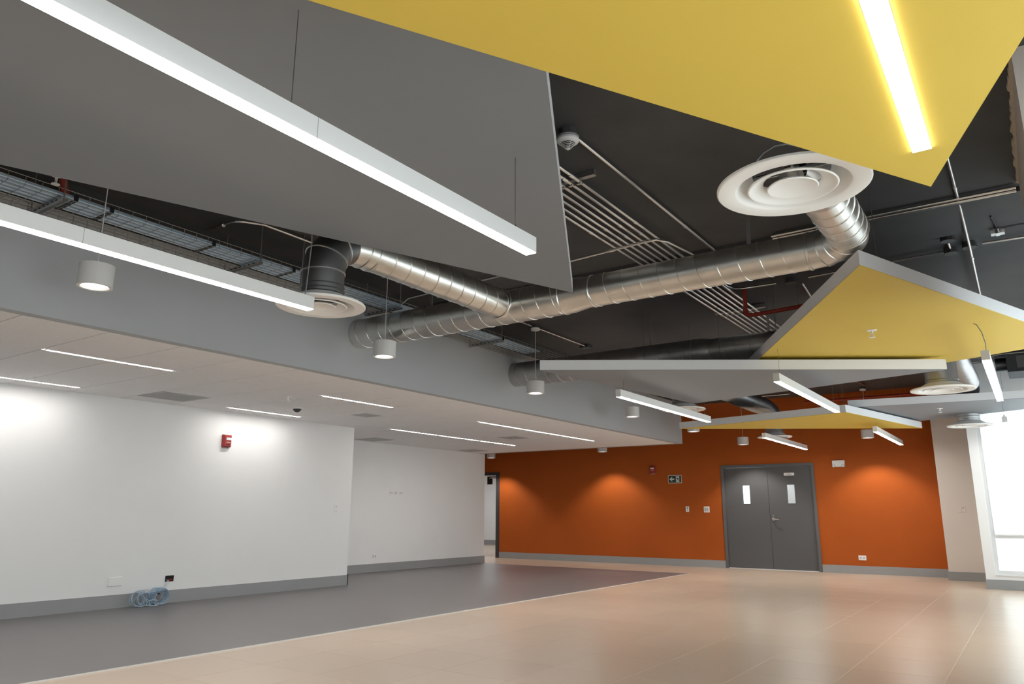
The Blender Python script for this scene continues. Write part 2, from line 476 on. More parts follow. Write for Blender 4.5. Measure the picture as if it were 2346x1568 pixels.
# passage on the left
pd = thing('door_2', 'open doorway with dark steel frame at the left end of the orange wall', 'doorway', (0, YO, 0)); pd['kind'] = 'structure'
MB().box(O1 - .045, O1 + .055, -.02, .16, 0, OH + .05).box(O0, O1 - .045, -.02, .16, OH - .02, OH + .05).box(O0 - .05, O0, -.02, .16, 0, OH + .05).build('door_frame', 'door_dark_edge', pd)
MB().tube([(-11.42, .14, OH - .06), (-11.62, .24, OH - .085), (-11.78, .20, OH - .075)], .012, 8).box(-11.66, -11.44, .13, .19, OH - .085, OH - .03).build('door_closer', 'aluminium', pd)
cv = MB(); cv.box(-19.5, -10.2, 22.3, 22.5, 0, 2.7); cv.box(-19.5, -19.3, YO + .15, 22.3, 0, 2.7); cv.box(-10.3, -10.15, YO + .15, 22.3, 0, 2.7); cv.box(-19.5, -10.15, YO + .15, 22.5, 2.7, 2.8)
cv.box(-19.5, -14.2, YO + .0, YO + .15, 0, 2.8)
struct('wall_passage', cv, 'white_wall', 'bright white wall seen through the left doorway')
struct('baseboard_passage', MB().box(-19.3, -10.3, 22.286, 22.3, .001, .16), 'baseboard_grey', 'grey skirting seen through the left doorway', 'baseboard')
for i_, (x, y) in enumerate(((-13.5, 18.0), (-16.0, 20.2))):  # added lamps, out of sight, that make the passage bright
    p = thing('fill_lamp', 'added unseen lamp brightening the passage beyond the left doorway' if i_ == 0 else 'added unseen lamp brightening the deep passage beyond the left doorway', 'light', (x, y, 2.7))
    MB().box(-.62, .62, -.32, .32, -.05, -.0005).build('lamp_tray', 'lamp_white', p)
    MB().box(-.58, .58, -.28, .28, -.055, -.0505).build('lamp_lens', 'corridor_glow', p)
bp_ = thing('hanging_sign', 'small black box hanging on a thin rod in the left doorway', 'sign', (-12.64, 17.2, 2.7))
MB().box(-.075, .075, -.025, .025, -.82, -.60).build('sign_body', 'black_plastic', bp_)
MB().tube([(0, 0, -.60), (0, 0, -.0005)], .006, 6).build('sign_rod', 'steel_dark', bp_)

# ---- tall window on the right
wn = thing('window_1', 'tall white framed window with lowered translucent roller shade', 'window', (0, 13.86, 0)); wn['kind'] = 'structure'
f = MB(); a = .055
f.box(WX0, WX0 + a, 0, .07, WZ0, WZ1); f.box(WX1 - a, WX1, 0, .07, WZ0, WZ1); f.box(WX0 + a, WX1 - a, 0, .07, WZ0, WZ0 + a + .02); f.box(WX0 + a, WX1 - a, 0, .07, WZ1 - a, WZ1)
f.box(WX0 + a, WX1 - a, 0, .07, .742, .80)
f.build('window_frame', 'lamp_white', wn)
MB().box(WX0 + a, WX1 - a, .035, .041, WZ0 + a + .02, .742).build('pane', 'window_glass', wn)
MB().box(WX0 + a, WX1 - a, .035, .041, .80, WZ1 - a).build('pane', 'window_glass', wn)
sh = MB().box(WX0 + .06, WX1 - .06, -.020, -.0185, .80, WZ1 - .08).build('roller_shade', 'roller_cloth', wn)
MB().tube([(WX0 + .04, -.02, WZ1 - .05), (WX1 - .04, -.02, WZ1 - .05)], .03, 14).build('shade_roller', 'lamp_white', sh)
MB().box(WX0 + .06, WX1 - .06, -.027, -.012, .782, .80).build('bottom_bar', 'lamp_white', sh)
MB().tube([(WX0 + .035, -.03, WZ1 - .08), (WX0 + .035, -.03, .42), (WX0 + .05, -.03, .40), (WX0 + .06, -.03, .43), (WX0 + .05, -.03, WZ1 - .08)], .003, 6).build('pull_chain', 'lamp_white', sh)
MB().box(WX0 - .0, WX1, -.07, .0, WZ0 - .0005, WZ0 + .018).build('window_sill', 'lamp_white', wn)

# ================================================================== HANGING PANELS
TP = .105
def panel(poly, z, under, label, hangers):
    c = (sum(p[0] for p in poly) / len(poly), sum(p[1] for p in poly) / len(poly))
    p = thing('ceiling_panel', label, 'ceiling panel', (c[0], c[1], z))
    q = [(x - c[0], y - c[1]) for x, y in poly]
    MB().prism(q, 0, .004).build('underside_board', under, p)
    MB().prism(q, .004, TP).build('edge_band', 'panel_edge', p)
    for (x, y) in hangers:
        MB().tube([(x - c[0], y - c[1], TP), (x - c[0], y - c[1], ZC - z - .001)], .0022, 5).build('hanger_wire', 'steel_dark', p)
    return p
panel([(-2.751, 4.796), (-4.70, -.66), (-1.2, -1.6), (-.32, .245)], 2.75, 'panel_grey', 'large dark grey hanging panel at upper left over the long line lamp', [(-2.9, 4.2), (-3.9, 1.5), (-1.6, 2.2)])
panel([(-.187, 3.101), (-2.05, -.29), (-.6, -1.5), (.86, .03)], 2.32, 'panel_yellow', 'large yellow hanging panel overhead at the top of the picture', [(-.3, 2.6), (-1.3, .7), (.5, .6)])
panel([(-.746, 4.976), (.47, 8.32), (-1.25, 9.17), (-2.45, 8.1)], 2.64, 'panel_yellow', 'yellow hanging panel at right with grey edge and a sprinkler head', [(-.7, 5.4), (.2, 8.1), (-2.1, 8.05)])
panel([(-3.978, 6.247), (-.578, 8.449), (-3.545, 9.318)], 2.50, 'panel_grey', 'grey triangular hanging panel with long pale front edge in the middle', [(-3.216, 7.1), (-2.551, 7.518), (-1.813, 7.9), (-3.4, 8.9)])
panel([(-4.683, 11.606), (-2.002, 10.906), (-1.387, 13.656)], 2.45, 'panel_yellow', 'small far yellow triangular hanging panel before the orange wall', [(-4.2, 11.65), (-2.1, 11.3), (-1.6, 13.2)])
panel([(-2.067, 11.45), (.55, 11.82), (.55, 12.72), (-1.424, 13.75)], 2.58, 'panel_grey', 'far right grey hanging panel close to the window wall', [(-1.85, 11.7), (.3, 12.2), (-1.3, 13.5)])

# ================================================================== LINE LAMPS
LW, LH = .060, .080
LAMPS = []
def line_lamp(x, y0, y1, z, label, joints=(), wires=(), ztop=ZC, flush=False):
    p = thing('pendant_light', label, 'light', (x, y0, z), 'suspended line lamps')
    LAMPS.append(p)
    L = y1 - y0; w = LW / 2
    MB().box(-w, w, .003, L - .003, .004, LH).build('housing', 'lamp_white', p)
    MB().box(-w, w, 0, .003, .0, LH).build('end_cap', 'lamp_white', p)
    MB().box(-w, w, L - .003, L, .0, LH).build('end_cap', 'lamp_white', p)
    MB().box(-w + .003, w - .003, .0035, L - .0035, 0, .0035).build('lamp_lens', 'lamp_glow', p)
    for j in joints:
        MB().box(-w - .0006, w + .0006, j - y0 - .001, j - y0 + .001, .002, LH + .0006).build('joint_seam', 'plate_grey', p)
    for (wy, zt) in wires:
        MB().tube([(0, wy - y0, LH + .028), (0, wy - y0, zt - z - .001)], .0016, 5).build('suspension_wire', 'steel_dark', p)
        MB().lathe([(0, 0), (.009, 0), (.009, .012), (.004, .028), (0, .028)], 12, (0, wy - y0, LH)).build('wire_gripper', 'chrome', p)
    return p
ZL = 2.30
XC, XB_, XA_ = -3.53, -1.853, -.195
line_lamp(XB_, -1.2, 2.836, ZL, 'longest line lamp, running below the dark grey panel at upper left', joints=(1.49,), wires=((2.70, 2.75), (1.40, 2.75)))
line_lamp(XC, -1.2, 2.924, ZL, 'long line lamp at far left in front of the round white diffuser', joints=(1.55,), wires=((2.84, ZC),))
line_lamp(XA_ + .017, .1, 2.745, 2.3155 - .001, 'line lamp set into the overhead yellow panel', wires=()) 
line_lamp(XC, 7.09, 9.80, ZL, 'line lamp below the tip of the grey triangular panel by the bulkhead', wires=((7.22, 2.50), (9.66, ZC)))
line_lamp(XB_ - .02, 7.06, 9.68, ZL, 'line lamp below the right half of the grey triangular panel', wires=((7.19, ZC), (9.52, ZC)))
line_lamp(XA_ - .005, 6.965, 9.65, ZL, 'line lamp hanging under the yellow panel with a sprinkler at right', wires=((9.5, ZC),))
line_lamp(XC, 12.30, 15.02, ZL, 'line lamp before the orange wall, directly above the grey double door', wires=((12.42, 2.45), (14.9, ZC)))
line_lamp(XB_ - .02, 12.27, 14.93, ZL, 'line lamp before the orange wall, under the right tip of the far yellow panel', wires=((12.40, ZC), (14.8, ZC)))
line_lamp(XA_ - .035, 11.95, 13.70, ZL, 'line lamp in front of the bright tall window', wires=((12.0, 2.58), (13.55, ZC)))
# power cords of two line lamps
def lamp_cord(lp, pts):
    o = lp.location
    MB().tube([Vector(p) - o for p in pts], .004, 6).build('power_cord', 'wire_zinc', lp)
lamp_cord(LAMPS[1], [(XC + .02, 2.86, ZL + LH), (XC + .035, 2.87, 2.7), (XC + .03, 2.86, 3.1), (XC + .03, 2.86, ZC - .001)])
lamp_cord(LAMPS[5], [(XA_, 7.10, ZL + LH), (XA_ + .005, 7.10, 2.46), (XA_ - .012, 7.10, 2.56), (XA_ - .04, 7.10, 2.625), (XA_ - .06, 7.10, 2.638)])

# slot lamps in the tile ceiling
SL_LBL = ['first slot lamp from the left in the row along the bulkhead', 'second slot lamp from the left in the row along the bulkhead', 'third slot lamp from the left in the row along the bulkhead', 'fourth slot lamp from the left in the row along the bulkhead', 'farthest slot lamp in the row along the bulkhead',
          'slot lamp cut off by the left picture edge, over the white wall', 'slot lamp over the white wall, second from the left picture edge', 'slot lamp over the white wall right above the red alarm', 'slot lamp above the stepped back wall, nearest of three in line', 'slot lamp above the stepped back wall, middle of three in line', 'slot lamp above the stepped back wall, farthest of three in line']
for (x, a, b), lb in zip(SLOTS, SL_LBL):
    p = thing('recessed_light', lb, 'light', (x, a, ZD), 'slot lamps in the tile ceiling')
    L = b - a
    MB().box(-.024, -.020, 0, L, -.002, .006).box(.020, .024, 0, L, -.002, .006).box(-.020, .020, 0, .004, -.002, .006).box(-.020, .020, L - .004, L, -.002, .006).build('trim_frame', 'lamp_white', p)
    MB().box(-.0198, .0198, .0045, L - .0045, .0005, .005).build('lamp_lens', 'slot_glow', p)

# ================================================================== CYLINDER DOWNLIGHTS
DR, DHt = .109, .150
def downlight_proto():
    p = thing('downlight', '', 'light', (0, 0, 0), 'hanging cylinder downlights')
    MB().lathe([(DR - .020, 0), (DR, 0), (DR, DHt), (.02, DHt + .004), (.0, DHt + .004)], 40).build('cylinder_body', 'lamp_white', p)
    MB().lathe([(DR - .020, 0), (DR - .026, .012), (DR - .045, .055), (.02, .075), (0, .075)], 40).build('reflector', 'lamp_white', p)
    MB().lathe([(0, .014), (.076, .014), (.0805, .018), (0, .020)], 32).build('lamp_lens', 'bulb_glow', p)
    return p
dp = downlight_proto()
sp = bpy.data.lights.new('downlight_beam', 'SPOT'); sp.energy = W_SPOT; sp.spot_size = math.radians(112); sp.spot_blend = .5; sp.shadow_soft_size = .06; sp.color = (1, .93, .86)
XD = -5.02
DL = [((XD, 2.337, 2.557), 'biggest cylinder downlight, in front of the bulkhead at far left'),
      ((XD, 5.086, 2.557), 'cylinder downlight hanging below the big silver duct'),
      ((XD, 7.78, 2.557), 'cylinder downlight beside the left end of the grey triangular panel'),
      ((XD, 10.55, 2.557), 'cylinder downlight on the bulkhead behind a line lamp'),
      ((XD, 13.10, 2.557), 'cylinder downlight peeping from under the far yellow panel at its left tip'),
      ((-4.785, 15.2, 2.468), 'cylinder downlight on the orange wall left of the round far diffuser'),
      ((-2.456, 15.2, 2.48), 'cylinder downlight on the orange wall just below the far yellow panel at right'),
      ((-8.008, 15.2, 2.458), 'cylinder downlight under the far edge of the tile ceiling before the orange wall'),
      ((-11.145, 15.2, 2.44), 'cylinder downlight half hidden by the corner of the stepped back wall')]
for i, (loc, lb) in enumerate(DL):
    if i == 0:
        p = dp; p.location = loc; p['label'] = lb
    else:
        p = copy_tree(dp, loc, lb)
for p in [o for o in list(COL.objects) if o.name.startswith('downlight') and o.type == 'EMPTY']:
    z = p.location.z
    MB().tube([(0, 0, DHt + .004), (0, 0, ZC - z - .075)], .0035, 6).build('cord', 'lamp_white', p)
    MB().lathe([(0, -.028), (.055, -.028), (.058, -.022), (.058, 0), (0, 0)], 24, (0, 0, ZC - z - .048)).build('canopy', 'lamp_white', p)
    MB().lathe([(.05, -.048), (.05, -.0005), (0, -.0005)], 12, (0, 0, ZC - z)).build('ceiling_box', 'dark_box', p)
    lo = bpy.data.objects.new('beam', sp); COL.objects.link(lo); lo.parent = p; lo.location = (0, 0, .006)

# ================================================================== AIR DIFFUSERS
def diffuser(loc, R, rn, neck, label, bracket=False, neck_mat='galvanised_dull'):
    p = thing('air_diffuser', label, 'air diffuser', loc, 'round ceiling diffusers')
    k = R / .30
    MB().lathe([(R, .005), (R, .014), (R - .010, .020), (R * .86, .026), (R * .74, .034), (R * .62, .056), (R * .53, .074), (R * .51, .072), (R * .60, .048), (R * .70, .022), (R * .735, .007), (R * .765, .0), (R - .006, 0)], 72, closed=True).build('outer_ring', 'diffuser_white', p)
    MB().lathe([(R * .575, .0), (R * .592, .004), (R * .575, .011), (R * .48, .024), (R * .395, .034), (R * .375, .031), (R * .46, .019), (R * .54, .007), (R * .56, .001)], 64, closed=True).build('middle_cone', 'diffuser_white', p)
    ic = MB().lathe([(.012, .017), (R * .12, .0165), (R * .22, .012), (R * .295, .003), (R * .322, .0), (R * .335, .004), (R * .30, .014), (R * .20, .024), (.012, .027)], 56)
    ic.f.append(tuple(range(56))); ic.f.append(tuple(8 * 56 + q for q in reversed(range(56))))
    ic.build('inner_cone', 'diffuser_white', p)
    if neck:
        MB().lathe([(R * .53, .073), (rn, .085), (rn, neck)], 40).build('neck_collar', neck_mat, p)
        for z in (.105, .105 + (neck - .105) * .55):
            MB().lathe([(rn + .001, z - .004), (rn + .005, z), (rn + .001, z + .004)], 40).build('collar_bead', neck_mat, p)
    if bracket:
        b = MB(); 
        b.box(-.150, .150, -.020, .020, .078, .082); b.box(-.150, .150, -.020, -.017, .062, .082)
        b.box(-.020, .020, -.150, .150, .083, .087); b.box(.017, .020, -.150, .150, .066, .087); b.box(-.040, .040, -.040, .040, .035, .077)
        b.build('mounting_bracket', 'galvanised', p)
    else:
        MB().box(-.14, .14, -.015, .015, .078, .084).build('mounting_bracket', 'galvanised', p)
    return p
diffuser((-.671, 3.002, 2.40), .302, .145, 0, 'large round white air diffuser at upper right, nearest to the viewer', True, 'steel_dark')
diffuser((-3.702, 3.149, 2.40), .288, .142, .16, 'round white air diffuser on dark duct behind the far left line lamp', False, 'steel_dark')
diffuser((-.694, 9.187, 2.40), .315, .16, .52, 'round white air diffuser beside the right tip of the grey triangular panel')
diffuser((-.703, 13.209, 2.40), .310, .15, .178, 'round white air diffuser in front of the beige pier')
diffuser((-3.90, 9.84, 2.50), .300, .15, .34, 'round white air diffuser behind the line lamp by the bulkhead end')
diffuser((-3.651, 13.375, 2.40), .290, .15, .34, 'round white air diffuser before the orange wall behind a line lamp')

# ================================================================== DUCTS
def duct_run(p, path, R, name='duct_section', m='galvanised', n=40, seam=.155):
    MB().tube(path, R, n, caps=False).build(name, m, p)
    if seam:
        a, b = path[0], path[-1]
        MB().helix(a, b, R + .0012, seam, .0038, 5, 26).build('spiral_seam', m, p)
def ring(p, c, axis, R, m='galvanised', w=.012, name='joint_ring'):
    c = Vector(c); a = Vector(axis).normalized()
    MB().tube([c - a * w, c - a * w * .5, c + a * w * .5, c + a * w], R, 40, caps=False, radii=[R, R + .006, R + .006, R]).build(name, m, p)

Y1, Z1 = 5.27, 2.89
d1 = thing('spiral_duct', 'long silver spiral duct crossing the ceiling with a side branch to the left', 'duct', (0, Y1, Z1))
RA, RB = .150, .132
duct_run(d1, [(XF - .06, 0, 0), (-3.12, 0, 0)], RA)
MB().tube([(-3.12, 0, 0), (-3.02, 0, 0), (-2.88, 0, .004), (-2.82, 0, .004)], RA, 40, caps=False, radii=[RA, RA, RB, RB]).build('reducer', 'galvanised', d1)
ring(d1, (-3.10, 0, 0), (1, 0, 0), RA); ring(d1, (-2.82, 0, .004), (1, 0, 0), RB)
duct_run(d1, [(-2.82, 0, .004), (-1.10, 0, .004)], RB)
ring(d1, (-1.10, 0, .004), (1, 0, 0), RB)
# gored elbow towards the viewer and the run to the near diffuser
eb = arc((-1.10, -.30, .004), (0, 1, 0), (1, 0, 0), .30, 4)
MB().tube(eb, RB, 40, caps=False).build('elbow', 'galvanised', d1)
for q in eb[1:-1]: ring(d1, q, (.7, -.7, 0) if q is eb[2] else ((.9, -.4, 0) if q is eb[1] else (.4, -.9, 0)), RB, w=.008)
xe = eb[-1].x
ring(d1, eb[-1], (0, -1, 0), RB)
duct_run(d1, [eb[-1], (xe + .02, -1.12, -.03)], RB)
e2 = [Vector((xe + .02, -1.12, -.03)), Vector((xe + .05, -1.40, -.09)), Vector((-.715, -1.66, -.20)), Vector((-.690, -1.92, -.318)), Vector((-.674, -2.12, -.375)), Vector((-.671, -2.20, -.385))]
MB().tube(e2, RB, 40, caps=False, radii=[RB, RB, RB, .118, .075, .05]).build('elbow', 'galvanised', d1)
for q, ax in ((e2[1], (.1, -.9, -.35)), (e2[2], (.1, -.9, -.4))): ring(d1, q, ax, RB, w=.008)
# branch to the left diffuser
XBr, RBr = -3.69, .128
duct_run(d1, [(XBr, -.10, 0), (XBr, -1.72, 0)], RBr)
ring(d1, (XBr, -.15, 0), (0, 1, 0), RBr + .006); ring(d1, (XBr, -1.72, 0), (0, 1, 0), RBr); ring(d1, (XBr, -1.80, 0), (0, 1, 0), RBr)
MB().tube([(XBr, -1.72, 0), (XBr, -1.82, 0), (XBr - .002, -1.93, -.012)], RBr, 40, caps=False).build('branch_collar', 'galvanised', d1)
e3 = [(XBr - .002, -1.93, -.012), (XBr - .005, -2.03, -.06), (XBr - .010, -2.10, -.15), (-3.702, -2.121, -.26), (-3.702, -2.121, -.345)]
MB().tube(e3, .138, 40, caps=False, radii=[RBr, .136, .140, .142, .142]).build('elbow', 'steel_dark', d1)
ring(d1, (XBr - .005, -2.03, -.06), (0, -.8, -.5), .137, 'galvanised_dull', .007); ring(d1, (-3.699, -2.10, -.15), (0, -.35, -.9), .140, 'galvanised_dull', .007); ring(d1, (-3.702, -2.121, -.26), (0, 0, 1), .142, 'galvanised_dull', .007)
for x in (-1.52, -4.6):
    MB().box(x - .014, x + .014, -.004, .004, RB - .002, ZC - Z1 - .001).build('hanger_strap', 'galvanised_dull', d1)
# second duct
Y2, Z2 = 8.14, 2.905
d2 = thing('spiral_duct', 'spiral duct leaving the bulkhead behind the grey triangular panel', 'duct', (0, Y2, Z2))
duct_run(d2, [(XF - .06, 0, 0), (-3.05, 0, 0)], .160, m='galvanised_dull')
MB().tube([(-3.05, 0, 0), (-2.95, 0, 0), (-2.85, 0, 0)], .16, 40, caps=False, radii=[.16, .16, .14]).build('reducer', 'galvanised_dull', d2)
ring(d2, (-3.05, 0, 0), (1, 0, 0), .16, 'galvanised_dull')
duct_run(d2, [(-2.85, 0, 0), (-1.05, 0, 0)], .140, m='galvanised_dull')
MB().lathe([(.14, 0), (0, .0)], 36).build('end_cap', 'galvanised_dull', d2).matrix_local = Matrix.Translation((-1.05, 0, 0)) @ Matrix.Rotation(PI / 2, 4, 'Y')
MB().tube([(-3.9, .10, 0), (-3.9, 1.45, 0), (-3.9, 1.62, -.03), (-3.9, 1.69, -.08)], .13, 36, caps=False).build('branch', 'galvanised_dull', d2)
for x in (-3.6, -2.2):
    MB().box(x - .014, x + .014, -.004, .004, .158, ZC - Z2 - .001).build('hanger_strap', 'galvanised_dull', d2)

def flex_duct(path, R, label, pitch=.08):
    p = thing('flexible_duct', label, 'duct', path[0])
    o = Vector(path[0]); Q = [Vector(q) - o for q in path]
    # resample finely and corrugate
    pts = []
    for a, b in zip(Q[:-1], Q[1:]):
        k = max(2, int((b - a).length / (pitch / 4)))
        pts += [a + (b - a) * (i / k) for i in range(k)]
    pts.append(Q[-1])
    for _ in range(30):
        pts = [pts[0]] + [(pts[i - 1] + pts[i] * 2 + pts[i + 1]) / 4 for i in range(1, len(pts) - 1)] + [pts[-1]]
    radii = [R + .019 * math.cos(2 * PI * i / 4) for i in range(len(pts))]
    MB().tube(pts, R, 28, caps=False, radii=radii).build('corrugated_hose', 'flex_foil', p, smooth=True)
    MB().tube([pts[0], pts[0] + (pts[1] - pts[0]).normalized() * .05], R + .012, 28, caps=False).build('hose_clamp', 'galvanised', p)
    return p
flex_duct([(-3.84, 10.35, 3.02), (-3.82, 11.4, 2.97), (-3.76, 12.6, 2.93), (-3.70, 13.05, 2.91), (-3.66, 13.33, 2.84), (-3.651, 13.375, 2.70)], .135, 'corrugated foil hose above the far yellow panel')
flex_duct([(-.60, 9.35, 2.99), (-.58, 10.2, 2.86), (-.57, 11.4, 2.84), (-.62, 12.6, 2.88), (-.69, 13.12, 2.84), (-.703, 13.209, 2.70)], .12, 'corrugated foil hose behind the right tip of the grey triangular panel')

# ================================================================== CABLE TRAY
TX0, TX1, TZ = -5.50, -5.06, 3.12
tr = thing('cable_tray', 'wire mesh cable tray running along the top of the bulkhead', 'cable tray', ((TX0 + TX1) / 2, 2.0, TZ))
ox, oy, oz = (TX0 + TX1) / 2, 2.0, TZ
YT0, YT1 = -.6, 8.55
lw = MB()
for k in range(8):
    x = TX0 + (TX1 - TX0) * k / 7 - ox
    lw.tube([(x, YT0 - oy, 0), (x, YT1 - oy, 0)], .0027, 5)
for x in (TX0, TX1):
    for z in (.03, .06):
        lw.tube([(x - ox, YT0 - oy, z), (x - ox, YT1 - oy, z)], .0027, 5)
lw.build('long_wires', 'wire_zinc', tr)
cwm = None
y = YT0 + .05; n = 0
while y < YT1:
    if cwm is None:
        o = MB().tube([(TX0 - ox, 0, .06), (TX0 - ox, 0, -.005), (TX1 - ox, 0, -.005), (TX1 - ox, 0, .06)], .0027, 5).build('cross_wire', 'wire_zinc', tr); cwm = o.data
    else:
        o = bpy.data.objects.new('cross_wire', cwm); COL.objects.link(o); o.parent = tr
    o.location = (0, y - oy, 0)
    y += .1
bmesh_ = None
for yb_ in (.55, 2.08, 3.62, 5.30, 7.07):
    b = MB()
    b.box(TX0 - .03 - ox, TX1 + .035 - ox, -.021, .021, -.034, -.030); b.box(TX0 - .03 - ox, TX1 + .035 - ox, -.021, -.018, -.052, -.034); b.box(TX0 - .03 - ox, TX1 + .035 - ox, .018, .021, -.052, -.034)
    x = TX0 + .01
    o = b.build('support_bracket', 'galvanised_dull', tr); o.location = (0, yb_ - oy, .022)
    for xr in (TX1 + .02,):
        r = MB().tube([(xr - ox, yb_ - oy, -.04), (xr - ox, yb_ - oy, ZC - TZ - .001)], .005, 6).build('threaded_rod', 'wire_zinc', tr)
    r = MB().tube([(TX0 - .02 - ox, yb_ - oy, -.04), (TX0 - .02 - ox, yb_ - oy, ZC - TZ - .001)], .005, 6).build('threaded_rod', 'wire_zinc', tr)
    h = MB()
    for k in range(7):
        xx = TX0 + .03 + k * .06 - ox
        h.box(xx, xx + .028, .0208, .0216, -.046, -.038)
        h.box(xx, xx + .028, -.0216, -.0208, -.046, -.038)
    hh = h.build('bracket_slots', 'black_plastic', o)
cb = thing('cable_bundle', 'bundle of light blue data cables lying in the mesh tray', 'cables', (TX1 - .12, 2.0, TZ + .02))
for k in range(26):
    x = -.11 + (k % 13) * .0185; z = -.008 + (.014 if k >= 13 else 0)
    pts = []; y = YT0; ph = random.random() * 6
    while y < 8.3:
        pts.append((x + .006 * math.sin(y * 1.3 + ph), y - 2.0, z + .003 * math.sin(y * 2.1 + ph))); y += .45
    MB().tube(pts, .0068, 6).build('cable', 'cable_pale' if k % 3 == 0 else 'cable_blue', cb)
for y in (.9, 2.16, 2.40, 3.20, 3.98, 5.9, 7.12):
    MB().box(-.128, .128, y - 2.0 - .014, y - 2.0 + .014, -.0205, -.0155).box(.124, .130, y - 2.0 - .014, y - 2.0 + .014, -.0205, .022).build('tie_strap', 'black_plastic', cb)

# ================================================================== CONDUITS ON THE SLAB
ZK = ZC - .030
def conduit(name, paths_label, pts, r=.0125, m='conduit_steel', couplers=(), cat='conduit', group=None):
    t = thing(name, paths_label, cat, pts[0], group)
    o = Vector(pts[0]); Q = [Vector(p) - o for p in pts]
    MB().tube(Q, r, 10).build('pipe', m, t)
    for q in couplers:
        q = Vector(q); a = min(range(len(pts) - 1), key=lambda i: (Vector(pts[i]) - q).length + (Vector(pts[i + 1]) - q).length)
        d = (Vector(pts[a + 1]) - Vector(pts[a])).normalized()
        MB().tube([q - o - d * .025, q - o + d * .025], r + .004, 10).build('coupling', m, t)
    return t
names7 = ['first', 'second', 'third', 'fourth', 'fifth', 'sixth', 'seventh']
for k in range(7):
    x = -2.395 - k * .068
    conduit('conduit', names7[k] + ' pipe, counted from the right, in the row of parallel conduits under the slab', [(x, 2.0, ZK - .03), (x, 12.4, ZK - .03)], .0135,
            couplers=[(x, 4.18 + .02 * (k % 3), ZK - .03), (x, 5.2 + .25 * (k % 2), ZK - .03), (x, 8.35, ZK - .03)], group='row of parallel conduits')
for yy, lb in ((4.30, 'near steel channel holding the row of conduits, beside the dark grey panel'), (8.42, 'steel channel holding the row of conduits near the red pipe')):
    s_ = thing('conduit_channel', lb, 'bracket', (-2.60, yy, ZC))
    MB().box(-.28, .33, -.02, .02, -.044, -.0005).build('channel', 'galvanised_dull', s_)
    for k in range(7):
        MB().box(.205 - k * .068 - .022, .205 - k * .068 + .022, -.010, .010, -.080, -.0745).build('clamp', 'conduit_steel', s_)
conduit('conduit', 'single conduit leading away from the cone shaped smoke detector', [(-2.135, 3.78, ZK + .012), (-2.128, 3.95, ZK + .004), (-2.128, 6.75, ZK + .004)], .0125, couplers=[(-2.128, 5.6, ZK + .004)])
conduit('conduit', 'thin conduit crossing under the row of conduits beside the grey panel corner', [(-3.9, 5.55, 3.31), (-3.16, 5.515, 3.30), (-2.43, 5.47, 3.31), (-2.34, 5.49, 3.315), (-2.29, 5.60, 3.32), (-2.24, 6.1, 3.335), (-2.22, 6.9, 3.43)], .011, couplers=[(-2.75, 5.49, 3.305)])
conduit('conduit', 'upper of two conduits side by side in front of the dark beam at right', [(-1.6, 6.225, ZK), (.155, 6.225, ZK)], .012)
conduit('conduit', 'lower of two conduits side by side in front of the dark beam at right', [(-1.6, 6.262, ZK - .012), (.155, 6.262, ZK - .012)], .012)
conduit('conduit', 'conduit running away from the viewer past the round junction boxes at right', [(-.212, 4.6, ZK + .008), (-.212, 6.1, ZK + .008), (-.212, 6.22, ZK + .012), (-.212, 7.38, ZK - .035), (-.23, 9.2, ZK - .035)], .0125, couplers=[(-.212, 6.0, ZK + .008), (-.214, 7.7, ZK - .035)])
conduit('conduit', 'conduit going right from the round junction boxes', [(-.12, 7.45, ZK + .004), (.75, 7.50, ZK + .004)], .0115)
conduit('conduit', 'conduit going left from the round junction boxes', [(-.42, 7.52, ZK + .004), (-1.62, 7.60, ZK + .004)], .0115)
conduit('conduit', 'conduit bending beside the red pipe behind the big silver duct', [(-1.95, 7.63, ZK + .004), (-2.30, 7.60, ZK), (-2.37, 7.54, ZK), (-2.40, 7.40, ZK), (-2.42, 6.95, ZK + .004)], .0115)
conduit('conduit', 'conduit crossing above the tray at far left', [(-6.0 + .45, 3.42, ZK), (-5.16, 3.41, ZK), (-5.09, 3.40, ZK - .02), (-5.04, 3.44, ZK - .02), (-5.00, 3.60, ZK), (-5.0, 4.4, ZK)], .0125, couplers=[(-5.3, 3.415, ZK)])
conduit('conduit', 'short conduit seen above the big silver duct at the bulkhead', [(-5.57, 5.86, ZK - .07), (-5.45, 5.86, ZK - .01), (-4.98, 5.855, ZK), (-4.40, 5.82, ZK), (-4.0, 5.80, ZK)], .0125)
conduit('conduit', 'conduit slanting away past the hanging downlight canopy', [(-5.03, 6.2, ZK), (-5.03, 9.10, ZK)], .0115)
conduit('conduit', 'thin conduit beyond the red pipe, cut by the yellow panel edge', [(-1.72, 7.75, ZK), (-1.85, 9.3, ZK)], .0115)
conduit('conduit', 'far conduit above the foil hose', [(-5.4, 15.2, 3.43), (-4.1, 15.22, 3.43), (-3.8, 15.22, 3.43)], .012)
conduit('conduit', 'far curved conduit above the line lamp end', [(-4.6, 14.2, 3.43), (-2.75, 14.30, 3.43), (-2.52, 14.36, 3.43), (-2.40, 14.52, 3.43), (-2.36, 15.2, 3.43)], .012)
conduit('conduit', 'far straight conduit left of the line lamp', [(-4.4, 13.75, 3.43), (-2.3, 13.75, 3.43)], .012)
conduit('conduit', 'upper far conduit right of the foil hose', [(-2.2, 12.45, 3.30), (-.35, 12.45, 3.30), (-.18, 12.40, 3.31), (.7, 12.40, 3.31)], .012)
conduit('conduit', 'middle far conduit right of the foil hose', [(-2.2, 13.55, 3.43), (-.45, 13.55, 3.43), (-.2, 13.45, 3.38), (.7, 13.42, 3.38)], .012)
